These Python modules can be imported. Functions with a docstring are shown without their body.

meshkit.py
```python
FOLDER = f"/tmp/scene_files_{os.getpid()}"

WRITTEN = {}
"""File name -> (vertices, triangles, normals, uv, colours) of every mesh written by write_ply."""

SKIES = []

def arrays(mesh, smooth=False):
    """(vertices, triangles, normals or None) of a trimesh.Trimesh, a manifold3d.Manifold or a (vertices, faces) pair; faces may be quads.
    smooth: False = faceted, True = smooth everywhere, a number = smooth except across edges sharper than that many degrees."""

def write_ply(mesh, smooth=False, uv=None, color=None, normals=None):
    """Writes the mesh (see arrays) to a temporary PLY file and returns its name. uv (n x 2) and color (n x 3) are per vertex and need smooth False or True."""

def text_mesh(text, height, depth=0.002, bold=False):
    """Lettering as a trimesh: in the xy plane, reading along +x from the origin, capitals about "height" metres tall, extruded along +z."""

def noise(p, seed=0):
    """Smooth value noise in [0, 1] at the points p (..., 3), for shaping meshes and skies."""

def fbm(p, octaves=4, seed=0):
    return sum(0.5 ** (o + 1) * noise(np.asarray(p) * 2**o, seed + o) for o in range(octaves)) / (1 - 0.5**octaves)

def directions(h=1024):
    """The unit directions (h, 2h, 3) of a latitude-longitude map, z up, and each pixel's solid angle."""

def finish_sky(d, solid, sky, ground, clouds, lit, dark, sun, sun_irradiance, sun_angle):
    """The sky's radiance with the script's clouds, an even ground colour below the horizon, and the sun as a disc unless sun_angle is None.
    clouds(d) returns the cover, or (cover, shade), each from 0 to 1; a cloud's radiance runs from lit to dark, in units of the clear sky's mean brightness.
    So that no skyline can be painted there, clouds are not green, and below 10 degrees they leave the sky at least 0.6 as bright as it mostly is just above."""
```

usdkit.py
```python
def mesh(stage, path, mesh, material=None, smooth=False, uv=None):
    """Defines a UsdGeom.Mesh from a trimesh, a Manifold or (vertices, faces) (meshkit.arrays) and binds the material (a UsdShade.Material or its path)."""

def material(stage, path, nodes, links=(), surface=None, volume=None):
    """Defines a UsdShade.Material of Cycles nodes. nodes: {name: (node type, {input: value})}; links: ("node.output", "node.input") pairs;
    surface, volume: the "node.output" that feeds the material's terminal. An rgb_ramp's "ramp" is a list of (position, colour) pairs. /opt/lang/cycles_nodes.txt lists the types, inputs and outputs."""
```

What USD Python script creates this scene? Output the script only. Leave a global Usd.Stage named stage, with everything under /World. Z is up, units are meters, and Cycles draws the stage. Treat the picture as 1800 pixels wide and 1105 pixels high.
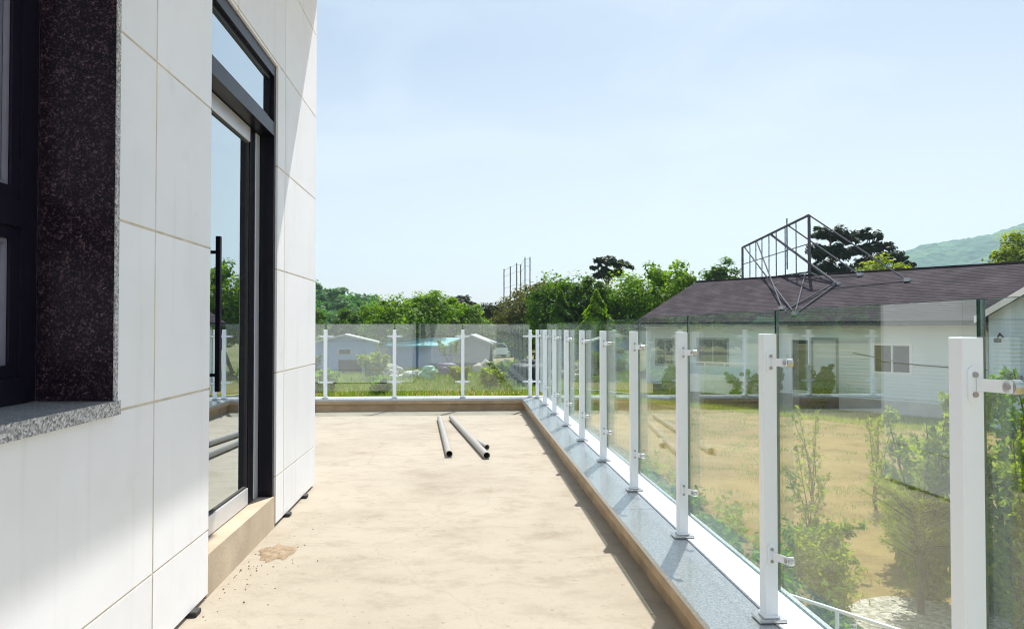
import math, numpy as np, trimesh, usdkit, meshkit
from pxr import Usd, UsdGeom, UsdLux, UsdShade, Gf, Sdf
from shapely.geometry import Polygon, box as sbox
from shapely.ops import unary_union

stage = Usd.Stage.CreateInMemory()
UsdGeom.SetStageUpAxis(stage, 'Z'); UsdGeom.SetStageMetersPerUnit(stage, 1.0)
UsdGeom.Xform.Define(stage, '/World'); UsdGeom.Scope.Define(stage, '/World/Looks')

# ------------------------------------------------------------------ camera, sky, sun, exposure
EYE = 1.27; YAW = .064; PITCH = .0186; FPX = 1297.0
EXPOSURE = 0.94
cam = UsdGeom.Camera.Define(stage, '/World/camera')
cy, sy, cp, sp = math.cos(YAW), math.sin(YAW), math.cos(PITCH), math.sin(PITCH)
fw = np.array([sy*cp, cy*cp, sp]); rt = np.array([cy, -sy, 0]); up = np.cross(rt, fw)
M = Gf.Matrix4d(1.0)
M.SetRow(0, Gf.Vec4d(*rt, 0)); M.SetRow(1, Gf.Vec4d(*up, 0)); M.SetRow(2, Gf.Vec4d(*(-fw), 0)); M.SetRow(3, Gf.Vec4d(0, 0, EYE, 1))
cam.AddTransformOp().Set(M)
cam.CreateHorizontalApertureAttr(36.0); cam.CreateVerticalApertureAttr(36.0*628/1024)
cam.CreateFocalLengthAttr(36.0*FPX/1800)
cam.CreateClippingRangeAttr(Gf.Vec2f(.05, 20000))
cam.CreateExposureAttr(EXPOSURE)

SUN_AZ = math.atan2(.405, .914); SUN_EL = math.radians(58.0)
SUN = np.array([math.sin(SUN_AZ)*math.cos(SUN_EL), math.cos(SUN_AZ)*math.cos(SUN_EL), math.sin(SUN_EL)])
usdkit.material(stage, '/World/Looks/sky_look', {
    'sky': ('sky_texture', {'sky_type': 'single_scattering', 'sun_disc': False, 'sun_elevation': SUN_EL, 'sun_rotation': SUN_AZ,
                            'aerosol_density': 2.2, 'air_density': 1.0, 'ozone_density': 1.0}),
    'tc': ('texture_coordinate', {}),
    'mp': ('mapping', {'scale': (1.0, 1.0, 3.2)}),
    'no': ('noise_texture', {'scale': 2.2, 'detail': 5.0, 'roughness': .55, 'distortion': .6}),
    'rp': ('rgb_ramp', {'ramp': [(0, (0, 0, 0)), (.5, (.0, .0, .0)), (.85, (.6, .6, .6))]}),
    'veil': ('mix', {'mix_type': 'mix', 'color2': (5.0, 5.6, 6.1)}),
    'base': ('mix', {'mix_type': 'mix', 'fac': .65}),
    'sz': ('separate_xyz', {}), 'hr': ('rgb_ramp', {'ramp': [(0, (6.3, 5.7, 5.4)), (.09, (4.7, 4.55, 4.6)), (.35, (2.25, 2.7, 3.3)), (1, (2.4, 2.9, 3.55))]}),
    'bg': ('background_shader', {'strength': .10})},
    [('tc.generated', 'mp.vector'), ('mp.vector', 'no.vector'), ('no.fac', 'rp.fac'), ('tc.generated', 'sz.vector'), ('sz.z', 'hr.fac'), ('hr.color', 'base.color2'), ('sky.color', 'base.color1'), ('base.color', 'veil.color1'), ('rp.color', 'veil.fac'),
     ('veil.color', 'bg.color')], surface='bg.background')
dome = UsdLux.DomeLight.Define(stage, '/World/sky')
UsdShade.MaterialBindingAPI.Apply(dome.GetPrim()).Bind(UsdShade.Material.Get(stage, '/World/Looks/sky_look'))
sun = UsdLux.DistantLight.Define(stage, '/World/sun')
sun.CreateIntensityAttr(.92); sun.CreateAngleAttr(.53); sun.CreateColorAttr(Gf.Vec3f(1.0, .95, .87)); sun.CreateNormalizeAttr(True)
zx = np.cross([0, 0, 1.0], SUN); zx /= np.linalg.norm(zx); zy = np.cross(SUN, zx)
S4 = Gf.Matrix4d(1.0); S4.SetRow(0, Gf.Vec4d(*zx, 0)); S4.SetRow(1, Gf.Vec4d(*zy, 0)); S4.SetRow(2, Gf.Vec4d(*SUN, 0))
sun.AddTransformOp().Set(S4)
HAZE_DENSITY = .0003

# ------------------------------------------------------------------ helpers
used = {}
def numbered(path):
    n = used.get(path, -1) + 1; used[path] = n
    return path if n == 0 else f'{path}_{n:03d}'
def pth(parent): return '/World' if parent is None else str((parent.GetPrim() if hasattr(parent, 'GetPrim') else parent).GetPath())
def tag(p, label=None, category=None, group=None, kind=None):
    p = p.GetPrim()
    for k, v in (('label', label), ('category', category), ('group', group), ('kind', kind)):
        if v: p.SetCustomDataByKey(k, v)
    return p
def thing(name, label, category, group=None, loc=(0, 0, 0), rotz=0, kind=None):
    x = UsdGeom.Xform.Define(stage, numbered('/World/' + name))
    if any(loc): x.AddTranslateOp().Set(Gf.Vec3d(*map(float, loc)))
    if rotz: x.AddRotateZOp().Set(math.degrees(rotz))
    return tag(x, label, category, group, kind)
def obj(name, mesh, mat, parent=None, smooth=False, **kw):
    m = usdkit.mesh(stage, numbered(pth(parent) + '/' + name), mesh, '/World/Looks/' + mat, smooth=smooth)
    return tag(m, **kw)
def cat(ms): return trimesh.util.concatenate(ms)
def bx(x0, x1, y0, y1, z0, z1):
    m = trimesh.creation.box(extents=(x1-x0, y1-y0, z1-z0)); m.apply_translation(((x0+x1)/2, (y0+y1)/2, (z0+z1)/2)); return m
def bev(x0, x1, y0, y1, z0, z1, c=.003):
    """a box with chamfered edges, as a convex hull"""
    v = []
    for sx in (0, 1):
        for sy_ in (0, 1):
            for sz in (0, 1):
                p = np.array([(x0, x1)[sx], (y0, y1)[sy_], (z0, z1)[sz]]); d = np.array([1-2*sx, 1-2*sy_, 1-2*sz])*c
                for k in range(3):
                    q = p + d; q[k] = p[k]; v.append(q)
    return trimesh.convex.convex_hull(np.array(v))
def tube(points, radii, sides=8, caps=True):
    p = np.asarray(points, float); n = len(p); r = np.broadcast_to(radii, (n,)).astype(float)
    t = np.gradient(p, axis=0); t /= np.linalg.norm(t, axis=1, keepdims=True) + 1e-12
    a = np.cross(t, np.where(np.abs(t[:, 2:]) < .9, [0, 0, 1.0], [1.0, 0, 0])); a /= np.linalg.norm(a, axis=1, keepdims=True) + 1e-12
    b = np.cross(t, a); ang = np.arange(sides)*2*np.pi/sides
    v = p[:, None] + r[:, None, None]*(np.cos(ang)[None, :, None]*a[:, None] + np.sin(ang)[None, :, None]*b[:, None])
    i, j = np.meshgrid(np.arange(n-1), np.arange(sides), indexing='ij')
    q = np.stack([i*sides+j, i*sides+(j+1) % sides, (i+1)*sides+(j+1) % sides, (i+1)*sides+j], -1).reshape(-1, 4)
    f = np.vstack([q[:, [0, 1, 2]], q[:, [0, 2, 3]]]); v = v.reshape(-1, 3)
    if caps:
        v = np.vstack([v, p[0], p[-1]]); k = np.arange(sides)
        f = np.vstack([f, np.stack([k*0+n*sides, (k+1) % sides, k], 1), np.stack([k*0+n*sides+1, (n-1)*sides+k, (n-1)*sides+(k+1) % sides], 1)])
    return trimesh.Trimesh(v, f, process=False)
def beam(a, b, w, h=None):
    """square bar between two points"""
    h = h or w; a, b = np.array(a, float), np.array(b, float); L = np.linalg.norm(b-a); z = (b-a)/L
    x = np.cross(z, [0, 0, 1.0]) if abs(z[2]) < .95 else np.array([1.0, 0, 0]); x /= np.linalg.norm(x); y = np.cross(z, x)
    m = trimesh.creation.box(extents=(w, h, L)); T = np.eye(4); T[:3, 0], T[:3, 1], T[:3, 2], T[:3, 3] = x, y, z, (a+b)/2
    m.apply_transform(T); return m
def cylx(p, axis, r, L, sides=14):
    a = np.array(axis, float); a /= np.linalg.norm(a); p = np.array(p, float)
    return tube([p - a*L/2, p + a*L/2], r, sides)
def prism(poly, z0, z1):
    m = trimesh.creation.extrude_polygon(poly, z1-z0); m.apply_translation((0, 0, z0)); return m
def szs(poly, w0, w1):
    """polygon in (x, z) extruded along y"""
    m = prism(poly, 0, w1-w0); v = m.vertices.copy(); m.vertices = np.stack([v[:, 0], v[:, 2]+w0, v[:, 1]], 1); m.invert(); return m
def frame_rect(x, y0, y1, z0, z1, w, d):
    """four bars in the plane x"""
    return cat([bx(x-d, x, y0, y0+w, z0, z1), bx(x-d, x, y1-w, y1, z0, z1), bx(x-d, x, y0+w, y1-w, z1-w, z1), bx(x-d, x, y0+w, y1-w, z0, z0+w)])

# ------------------------------------------------------------------ materials
def mat(name, nodes, links=(), surface='p.BSDF', volume=None):
    usdkit.material(stage, '/World/Looks/' + name, nodes, links, surface=surface, volume=volume)
def plain(name, col, rough=.5, metal=0.0, var=.12, scale=8.0, bump=0.0, bscale=60.0, spec=.5):
    c0 = tuple(max(0, c*(1-var)) for c in col); c1 = tuple(min(1, c*(1+var)) for c in col)
    mat(name, {'g': ('geometry', {}), 'n': ('noise_texture', {'scale': scale, 'detail': 4.0}), 'r': ('rgb_ramp', {'ramp': [(.3, c0), (.7, c1)]}),
               'n2': ('noise_texture', {'scale': bscale, 'detail': 3.0}), 'b': ('bump', {'strength': bump, 'distance': .004}),
               'p': ('principled_bsdf', {'roughness': rough, 'metallic': metal, 'specular_ior_level': spec})},
        [('g.position', 'n.vector'), ('g.position', 'n2.vector'), ('n.fac', 'r.fac'), ('r.color', 'p.base_color'), ('n2.fac', 'b.height')] + ([('b.normal', 'p.normal')] if bump else []))
plain('cladding_plain', (.80, .785, .77), .55, var=.03, scale=1.2)
mat('cladding', {'g': ('geometry', {}), 'oi': ('object_info', {}), 'ov': ('map_range', {'from_min': 0.0, 'from_max': 1.0, 'to_min': .955, 'to_max': 1.03}), 'hv': ('hsv', {}),
                 'mp': ('mapping', {'scale': (1.0, 9.0, .55)}), 'n5': ('noise_texture', {'scale': 1.3, 'detail': 5.0, 'roughness': .6}), 'r5': ('rgb_ramp', {'ramp': [(.56, (1, 1, 1)), (.76, (.86, .84, .80))]}), 'mx5': ('mix', {'mix_type': 'multiply', 'fac': .55}), 'n': ('noise_texture', {'scale': 1.7, 'detail': 6.0, 'roughness': .6}), 'r': ('rgb_ramp', {'ramp': [(.32, (.82, .83, .85)), (.5, (.86, .87, .905)), (.75, (.89, .90, .93))]}),
                 'n3': ('noise_texture', {'scale': 6.0, 'detail': 5.0, 'roughness': .65}), 'r3': ('rgb_ramp', {'ramp': [(.62, (1, 1, 1)), (.74, (.90, .885, .86))]}), 'mx': ('mix', {'mix_type': 'multiply', 'fac': .6}),
                 'n2': ('noise_texture', {'scale': 90.0, 'detail': 3.0}), 'b': ('bump', {'strength': .15, 'distance': .002}), 'p': ('principled_bsdf', {'roughness': .42})},
    [('g.position', 'n.vector'), ('g.position', 'n2.vector'), ('g.position', 'n3.vector'), ('n.fac', 'r.fac'), ('n3.fac', 'r3.fac'), ('r.color', 'mx.color1'), ('r3.color', 'mx.color2'), ('g.position', 'mp.vector'), ('mp.vector', 'n5.vector'), ('n5.fac', 'r5.fac'), ('mx.color', 'mx5.color1'), ('r5.color', 'mx5.color2'), ('oi.random', 'ov.value'), ('ov.result', 'hv.value'), ('mx5.color', 'hv.color'), ('hv.color', 'p.base_color'), ('n2.fac', 'b.height'), ('b.normal', 'p.normal')])
plain('grout', (.64, .57, .45), .8, var=.18, scale=9.0)
mat('terrace_concrete', {'g': ('geometry', {}),
    'n1': ('noise_texture', {'scale': .9, 'detail': 7.0, 'roughness': .62, 'distortion': .4}), 'r1': ('rgb_ramp', {'ramp': [(.3, (.325, .283, .222)), (.48, (.37, .328, .262)), (.7, (.40, .357, .29))]}),
    'n2': ('noise_texture', {'scale': 3.3, 'detail': 8.0, 'roughness': .7, 'distortion': 1.0}), 'r2': ('rgb_ramp', {'ramp': [(.34, (.70, .67, .62)), (.46, (1, 1, 1))]}), 'm1': ('mix', {'mix_type': 'multiply', 'fac': .42}),
    'n3': ('noise_texture', {'scale': 26.0, 'detail': 4.0, 'roughness': .7}), 'r3': ('rgb_ramp', {'ramp': [(.30, (.45, .39, .32)), (.38, (1, 1, 1))]}), 'm2': ('mix', {'mix_type': 'multiply', 'fac': .7}),
    'wd': ('noise_texture', {'scale': 2.5, 'detail': 5.0}), 'wm': ('mix', {'mix_type': 'mix', 'fac': .22}), 'vc': ('voronoi_texture', {'scale': .55, 'feature': 'distance_to_edge'}), 'rc': ('rgb_ramp', {'ramp': [(0.0, (.42, .36, .30)), (.0045, (1, 1, 1))]}), 'm3': ('mix', {'mix_type': 'multiply', 'fac': .13}),
    'mt': ('mapping', {'scale': (1.0, 1.5, 1.0), 'rotation': (0, 0, .5)}), 'n6': ('noise_texture', {'scale': 3.4, 'detail': 6.0, 'roughness': .7}), 'r6': ('rgb_ramp', {'ramp': [(.34, (.80, .78, .74)), (.5, (1, 1, 1)), (.7, (1.06, 1.06, 1.05))]}), 'm4': ('mix', {'mix_type': 'multiply', 'fac': .7}),
    'n4': ('noise_texture', {'scale': 55.0, 'detail': 6.0, 'roughness': .7}), 'b': ('bump', {'strength': .35, 'distance': .006}), 'p': ('principled_bsdf', {'roughness': .85})},
    [('g.position', 'n1.vector'), ('g.position', 'n2.vector'), ('g.position', 'n3.vector'), ('g.position', 'n4.vector'), ('n1.fac', 'r1.fac'), ('n2.fac', 'r2.fac'), ('n3.fac', 'r3.fac'),
     ('r1.color', 'm1.color1'), ('r2.color', 'm1.color2'), ('m1.color', 'm2.color1'), ('r3.color', 'm2.color2'), ('g.position', 'wd.vector'), ('g.position', 'wm.color1'), ('wd.color', 'wm.color2'), ('wm.color', 'vc.vector'), ('vc.distance', 'rc.fac'), ('m2.color', 'm3.color1'), ('rc.color', 'm3.color2'), ('g.position', 'mt.vector'), ('mt.vector', 'n6.vector'), ('n6.fac', 'r6.fac'), ('m3.color', 'm4.color1'), ('r6.color', 'm4.color2'), ('m4.color', 'p.base_color'), ('n4.fac', 'b.height'), ('b.normal', 'p.normal')])
plain('cement_tan', (.40, .29, .175), .85, var=.22, scale=5.0, bump=.5)
plain('sill_concrete', (.50, .41, .30), .85, var=.18, scale=4.0, bump=.4)
def granite(name, dark, mid, light, rough, scale):
    mat(name, {'g': ('geometry', {}), 'v': ('voronoi_texture', {'scale': scale}), 'n': ('noise_texture', {'scale': scale*.55, 'detail': 5.0, 'roughness': .75}), 'bw': ('rgb_to_bw', {}),
               'a': ('mix', {'mix_type': 'mix', 'fac': .55}), 'r': ('rgb_ramp', {'ramp': [(.30, dark), (.5, mid), (.68, light)]}), 'p': ('principled_bsdf', {'roughness': rough})},
        [('g.position', 'v.vector'), ('g.position', 'n.vector'), ('v.color', 'a.color1'), ('n.color', 'a.color2'), ('a.color', 'bw.color'), ('bw.val', 'r.fac'), ('r.color', 'p.base_color')])
granite('granite_grey', (.34, .37, .40), (.45, .48, .50), (.58, .60, .61), .12, 170.0)
granite('granite_pale', (.42, .43, .46), (.56, .57, .60), (.70, .70, .72), .25, 120.0)
granite('granite_edge', (.10, .10, .11), (.38, .38, .39), (.66, .66, .66), .7, 150.0)
mat('granite_dark', {'g': ('geometry', {}), 'v': ('voronoi_texture', {'scale': 160.0}), 'n': ('noise_texture', {'scale': 22.0, 'detail': 8.0, 'roughness': .9}), 'bw': ('rgb_to_bw', {}),
                     'a': ('mix', {'mix_type': 'mix', 'fac': .78}), 'r': ('rgb_ramp', {'ramp': [(.40, (.005, .003, .007)), (.52, (.018, .010, .020)), (.61, (.10, .066, .075)), (.71, (.30, .225, .21))]}), 'p': ('principled_bsdf', {'roughness': .30, 'specular_ior_level': .16})},
    [('g.position', 'v.vector'), ('g.position', 'n.vector'), ('v.color', 'a.color1'), ('n.color', 'a.color2'), ('a.color', 'bw.color'), ('bw.val', 'r.fac'), ('r.color', 'p.base_color')])
plain('black_aluminium', (.006, .006, .012), .3, var=.1, spec=.18)
plain('window_black', (.008, .006, .016), .4, var=.1, spec=.3)
plain('silver_aluminium', (.62, .64, .68), .32, metal=.35, var=.03)
plain('bead_grey', (.20, .19, .25), .4)
plain('white_paint', (.85, .905, .955), .32, var=.015, scale=3.0)
plain('stainless', (.66, .65, .62), .25, metal=.9, var=.05)
plain('bolt_steel', (.42, .40, .39), .45, metal=.5)
plain('rubber', (.03, .028, .025), .7)
plain('pvc_grey', (.36, .34, .31), .45, var=.06)
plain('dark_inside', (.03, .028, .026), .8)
def pane(name, tint, dust, ior):
    mat(name, {'ge': ('geometry', {}), 'io': ('map_range', {'from_min': 0.0, 'from_max': 1.0, 'to_min': ior, 'to_max': 1/ior}), 'f': ('fresnel', {'IOR': ior}), 't': ('transparent_bsdf', {'color': tint}), 'gl': ('glossy_bsdf', {'color': (.96, 1.0, .98), 'roughness': 0.0}), 'm': ('mix_closure', {}),
               'd': ('diffuse_bsdf', {'color': (.72, .78, .74)}), 'm2': ('mix_closure', {'fac': dust})},
        [('ge.backfacing', 'io.value'), ('io.result', 'f.IOR'), ('f.fac', 'm.fac'), ('t.BSDF', 'm.closure1'), ('gl.BSDF', 'm.closure2'), ('m.closure', 'm2.closure1'), ('d.BSDF', 'm2.closure2')], surface='m2.closure')
pane('railing_glass', (.935, .975, .96), .010, 1.85)
mat('glass_edge', {'d': ('principled_bsdf', {'base_color': (.02, .07, .055), 'roughness': .12}), 't': ('transparent_bsdf', {'color': (.35, .62, .52)}), 'm': ('mix_closure', {'fac': .6})},
    [('t.BSDF', 'm.closure1'), ('d.BSDF', 'm.closure2')], surface='m.closure')
mat('door_glass', {'lw': ('fresnel', {'IOR': 1.5}), 'mr': ('map_range', {'from_min': 0.04, 'from_max': .5, 'to_min': .62, 'to_max': .96}), 'd': ('diffuse_bsdf', {'color': (.012, .015, .018)}), 'gl': ('glossy_bsdf', {'color': (.86, .93, .95), 'roughness': .0}), 'm': ('mix_closure', {})},
    [('lw.fac', 'mr.value'), ('mr.result', 'm.fac'), ('d.BSDF', 'm.closure1'), ('gl.BSDF', 'm.closure2')], surface='m.closure')
def leafmat(name, cols, trans=.35):
    n = len(cols)
    mat(name, {'g': ('geometry', {}), 'r': ('rgb_ramp', {'ramp': [(i/(n-1), c) for i, c in enumerate(cols)]}), 'd': ('principled_bsdf', {'roughness': .55, 'specular_ior_level': .3}),
               'hs': ('hsv', {'value': 1.5, 'saturation': 1.1}), 't': ('translucent_bsdf', {}), 'm': ('mix_closure', {'fac': trans})},
        [('g.random_per_island', 'r.fac'), ('r.color', 'd.base_color'), ('r.color', 'hs.color'), ('hs.color', 't.color'), ('d.BSDF', 'm.closure1'), ('t.BSDF', 'm.closure2')], surface='m.closure')
leafmat('leaf_mid', [(.08, .17, .010), (.13, .25, .014), (.21, .35, .018)], .58)
leafmat('leaf_bright', [(.15, .27, .008), (.24, .39, .012), (.36, .50, .016)], .6)
leafmat('leaf_olive', [(.11, .12, .02), (.18, .20, .025), (.27, .28, .035)], .55)
leafmat('leaf_dark', [(.022, .045, .016), (.04, .07, .024), (.065, .10, .035)], .3)
leafmat('leaf_yellow', [(.24, .31, .012), (.38, .46, .018), (.52, .56, .03)], .62)
leafmat('leaf_gold', [(.36, .30, .02), (.46, .38, .03), (.55, .43, .04)], .6)
leafmat('leaf_hill', [(.06, .16, .025), (.10, .235, .035), (.16, .31, .04)], .55)
leafmat('needle', [(.28, .33, .05), (.38, .42, .07), (.50, .50, .10)], .6)
leafmat('dry_grass', [(.17, .26, .03), (.30, .30, .08), (.20, .32, .03)], .4)
plain('bark', (.10, .075, .05), .9, var=.3, scale=20, bump=.5)
plain('twig', (.17, .13, .07), .85, var=.2)
mat('yard_ground', {'g': ('geometry', {}), 'n1': ('noise_texture', {'scale': .25, 'detail': 6.0, 'roughness': .6}), 'r1': ('rgb_ramp', {'ramp': [(.3, (.22, .155, .05)), (.5, (.31, .22, .075)), (.7, (.39, .28, .11))]}),
    'n2': ('noise_texture', {'scale': 1.5, 'detail': 9.0, 'roughness': .75}), 'r2': ('rgb_ramp', {'ramp': [(.35, (.5, .47, .40)), (.58, (1, 1, 1))]}), 'm': ('mix', {'mix_type': 'multiply', 'fac': .7}),
    'sx': ('separate_xyz', {}), 'n3': ('noise_texture', {'scale': .12, 'detail': 5.0}), 'far': ('map_range', {'from_min': 27.0, 'from_max': 40.0}), 'gr': ('rgb_ramp', {'ramp': [(.35, (.10, .13, .035)), (.5, (.17, .17, .06)), (.62, (.27, .22, .11))]}), 'm2': ('mix', {'mix_type': 'mix'}),
    'n4': ('noise_texture', {'scale': 12.0, 'detail': 6.0, 'roughness': .8}), 'b': ('bump', {'strength': .8, 'distance': .03}), 'p': ('principled_bsdf', {'roughness': .95, 'specular_ior_level': .2})},
    [('g.position', 'n1.vector'), ('g.position', 'n2.vector'), ('g.position', 'n3.vector'), ('g.position', 'n4.vector'), ('g.position', 'sx.vector'), ('n1.fac', 'r1.fac'), ('n2.fac', 'r2.fac'), ('r1.color', 'm.color1'), ('r2.color', 'm.color2'),
     ('sx.y', 'far.value'), ('far.result', 'm2.fac'), ('n3.fac', 'gr.fac'), ('m.color', 'm2.color1'), ('gr.color', 'm2.color2'), ('m2.color', 'p.base_color'), ('n4.fac', 'b.height'), ('b.normal', 'p.normal')])
mat('gravel_look', {'g': ('geometry', {}), 'v': ('voronoi_texture', {'scale': 28.0}), 'bw': ('rgb_to_bw', {}), 'r': ('rgb_ramp', {'ramp': [(.2, (.30, .27, .22)), (.5, (.46, .42, .35)), (.8, (.62, .59, .53))]}), 'b': ('bump', {'strength': .9, 'distance': .02, 'invert': True}), 'p': ('principled_bsdf', {'roughness': .9})},
    [('g.position', 'v.vector'), ('v.color', 'bw.color'), ('bw.val', 'r.fac'), ('r.color', 'p.base_color'), ('v.distance', 'b.height'), ('b.normal', 'p.normal')])
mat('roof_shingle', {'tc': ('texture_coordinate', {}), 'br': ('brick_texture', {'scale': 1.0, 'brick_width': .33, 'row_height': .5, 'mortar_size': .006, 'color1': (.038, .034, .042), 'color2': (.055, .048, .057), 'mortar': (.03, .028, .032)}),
    'g': ('geometry', {}), 'n': ('noise_texture', {'scale': .8, 'detail': 8.0, 'roughness': .75}), 'r': ('rgb_ramp', {'ramp': [(.3, (.6, .58, .6)), (.65, (1.5, 1.4, 1.4))]}), 'm': ('mix', {'mix_type': 'multiply', 'fac': 1.0}), 'p': ('principled_bsdf', {'roughness': .9, 'specular_ior_level': .12})},  # lighter noise patches paint a sun sheen into the shingle colour
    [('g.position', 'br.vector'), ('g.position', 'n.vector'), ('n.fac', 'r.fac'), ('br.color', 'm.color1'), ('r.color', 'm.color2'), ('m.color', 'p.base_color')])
plain('siding_white', (.76, .82, .84), .5, var=.03, scale=1.0)
plain('siding_blue', (.62, .74, .82), .5, var=.03, scale=1.0)
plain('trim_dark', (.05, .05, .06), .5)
plain('white_frame', (.86, .87, .88), .4, var=.02)
plain('stone_base', (.55, .53, .49), .8, var=.12, scale=3)
plain('frame_steel', (.10, .105, .125), .85, var=.15, spec=.2)
plain('shed_blue', (.20, .30, .50), .6, var=.06, scale=1)
plain('shed_grey', (.30, .31, .34), .6, var=.06, scale=1)
plain('roof_teal', (.14, .40, .46), .5, var=.08, scale=1)
plain('roof_pale', (.50, .52, .54), .5, var=.06, scale=1)
plain('rock_pale', (.50, .47, .42), .9, var=.2, scale=2, bump=.5, bscale=8)
plain('tarp_violet', (.18, .16, .26), .6, var=.2, scale=2)
plain('tarp_black', (.02, .018, .026), .6, var=.3, scale=2)
plain('sack_white', (.7, .7, .66), .6, var=.08)
plain('mesh_green', (.30, .55, .42), .6, var=.1)
plain('car_paint', (.72, .75, .78), .2, var=.01)
plain('car_glass', (.012, .014, .018), .12, spec=.25)
plain('dirt', (.31, .235, .155), .95, var=.3, scale=25, bump=.6, bscale=80)
mat('mountain_look', {'g': ('geometry', {}), 'n': ('noise_texture', {'scale': .012, 'detail': 8.0, 'roughness': .7}), 'r': ('rgb_ramp', {'ramp': [(.38, (.015, .07, .045)), (.5, (.04, .13, .07)), (.62, (.09, .21, .08))]}),
    'v': ('voronoi_texture', {'scale': .05}), 'b': ('bump', {'strength': 1.0, 'distance': 9.0, 'invert': True}), 'p': ('principled_bsdf', {'roughness': .95, 'specular_ior_level': .1})},
    [('g.position', 'n.vector'), ('g.position', 'v.vector'), ('n.fac', 'r.fac'), ('r.color', 'p.base_color'), ('v.distance', 'b.height'), ('b.normal', 'p.normal')])

# ------------------------------------------------------------------ the setting
G = -1.5
R_ = 3000.0
obj('ground', (np.array([[-R_, -R_, G], [R_, -R_, G], [R_, R_, G], [-R_, R_, G]]), np.array([[0, 1, 2], [0, 2, 3]])), 'yard_ground', label='sandy tan yard ground reaching out to the fields', category='ground', kind='structure')
def blob_patch(cx, cy_, rx, ry, z, seed, n=48):
    r = np.random.default_rng(seed); a = np.linspace(0, 2*np.pi, n, endpoint=False); k = 1 + .12*np.sin(3*a+r.uniform(0, 6)) + .08*np.sin(7*a+r.uniform(0, 6))
    v = np.vstack([[cx, cy_, z], np.stack([cx+rx*k*np.cos(a), cy_+ry*k*np.sin(a), a*0+z], 1)])
    i = np.arange(n); return v, np.stack([i*0, 1+i, 1+(i+1) % n], 1)
obj('gravel', blob_patch(5.0, 4.9, 2.4, 2.5, G+.006, 3), 'gravel_look', label='pale gravel bed under the young pine', category='gravel', kind='stuff')

# mountain and hills, as height fields
def terrain(name, xs, ys, hfun, matname, label):
    X, Y = np.meshgrid(xs, ys); Z = hfun(X, Y); n, m = X.shape
    v = np.stack([X, Y, Z], -1).reshape(-1, 3); i, j = np.meshgrid(np.arange(n-1), np.arange(m-1), indexing='ij')
    q = np.stack([i*m+j, i*m+j+1, (i+1)*m+j+1, (i+1)*m+j], -1).reshape(-1, 4)
    return obj(name, (v, q), matname, smooth=True, label=label, category='mountain' if 'mount' in name else 'hill', kind='structure')
def fbm(X, Y, s, seed):
    r = np.random.default_rng(seed); out = np.zeros_like(X)
    for o in range(6):
        for k in range(3):
            a = r.uniform(0, 2*np.pi); p = r.uniform(0, 6.28); f = (2**o)/s*r.uniform(.7, 1.3)
            out += np.sin((X*np.cos(a)+Y*np.sin(a))*f*6.28 + p)*(.5**o)/3
    return out
def mtn(X, Y):
    d = np.interp(X, [560, 760, 905, 1000, 1065, 1130, 1195, 1290, 1420, 1700, 2200], [0, 70, 158, 188, 198, 214, 228, 262, 270, 200, 0])
    return G - 3 + np.maximum(0, d*np.exp(-((Y-1520)/330.0)**2)*(1+.05*fbm(X, Y, 260, 5)) + 4.0*fbm(X, Y, 42, 8))
terrain('mountain', np.linspace(500, 2250, 240), np.linspace(900, 2200, 120), mtn, 'mountain_look', 'hazy blue-green wooded mountain rising behind the long house')
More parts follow.
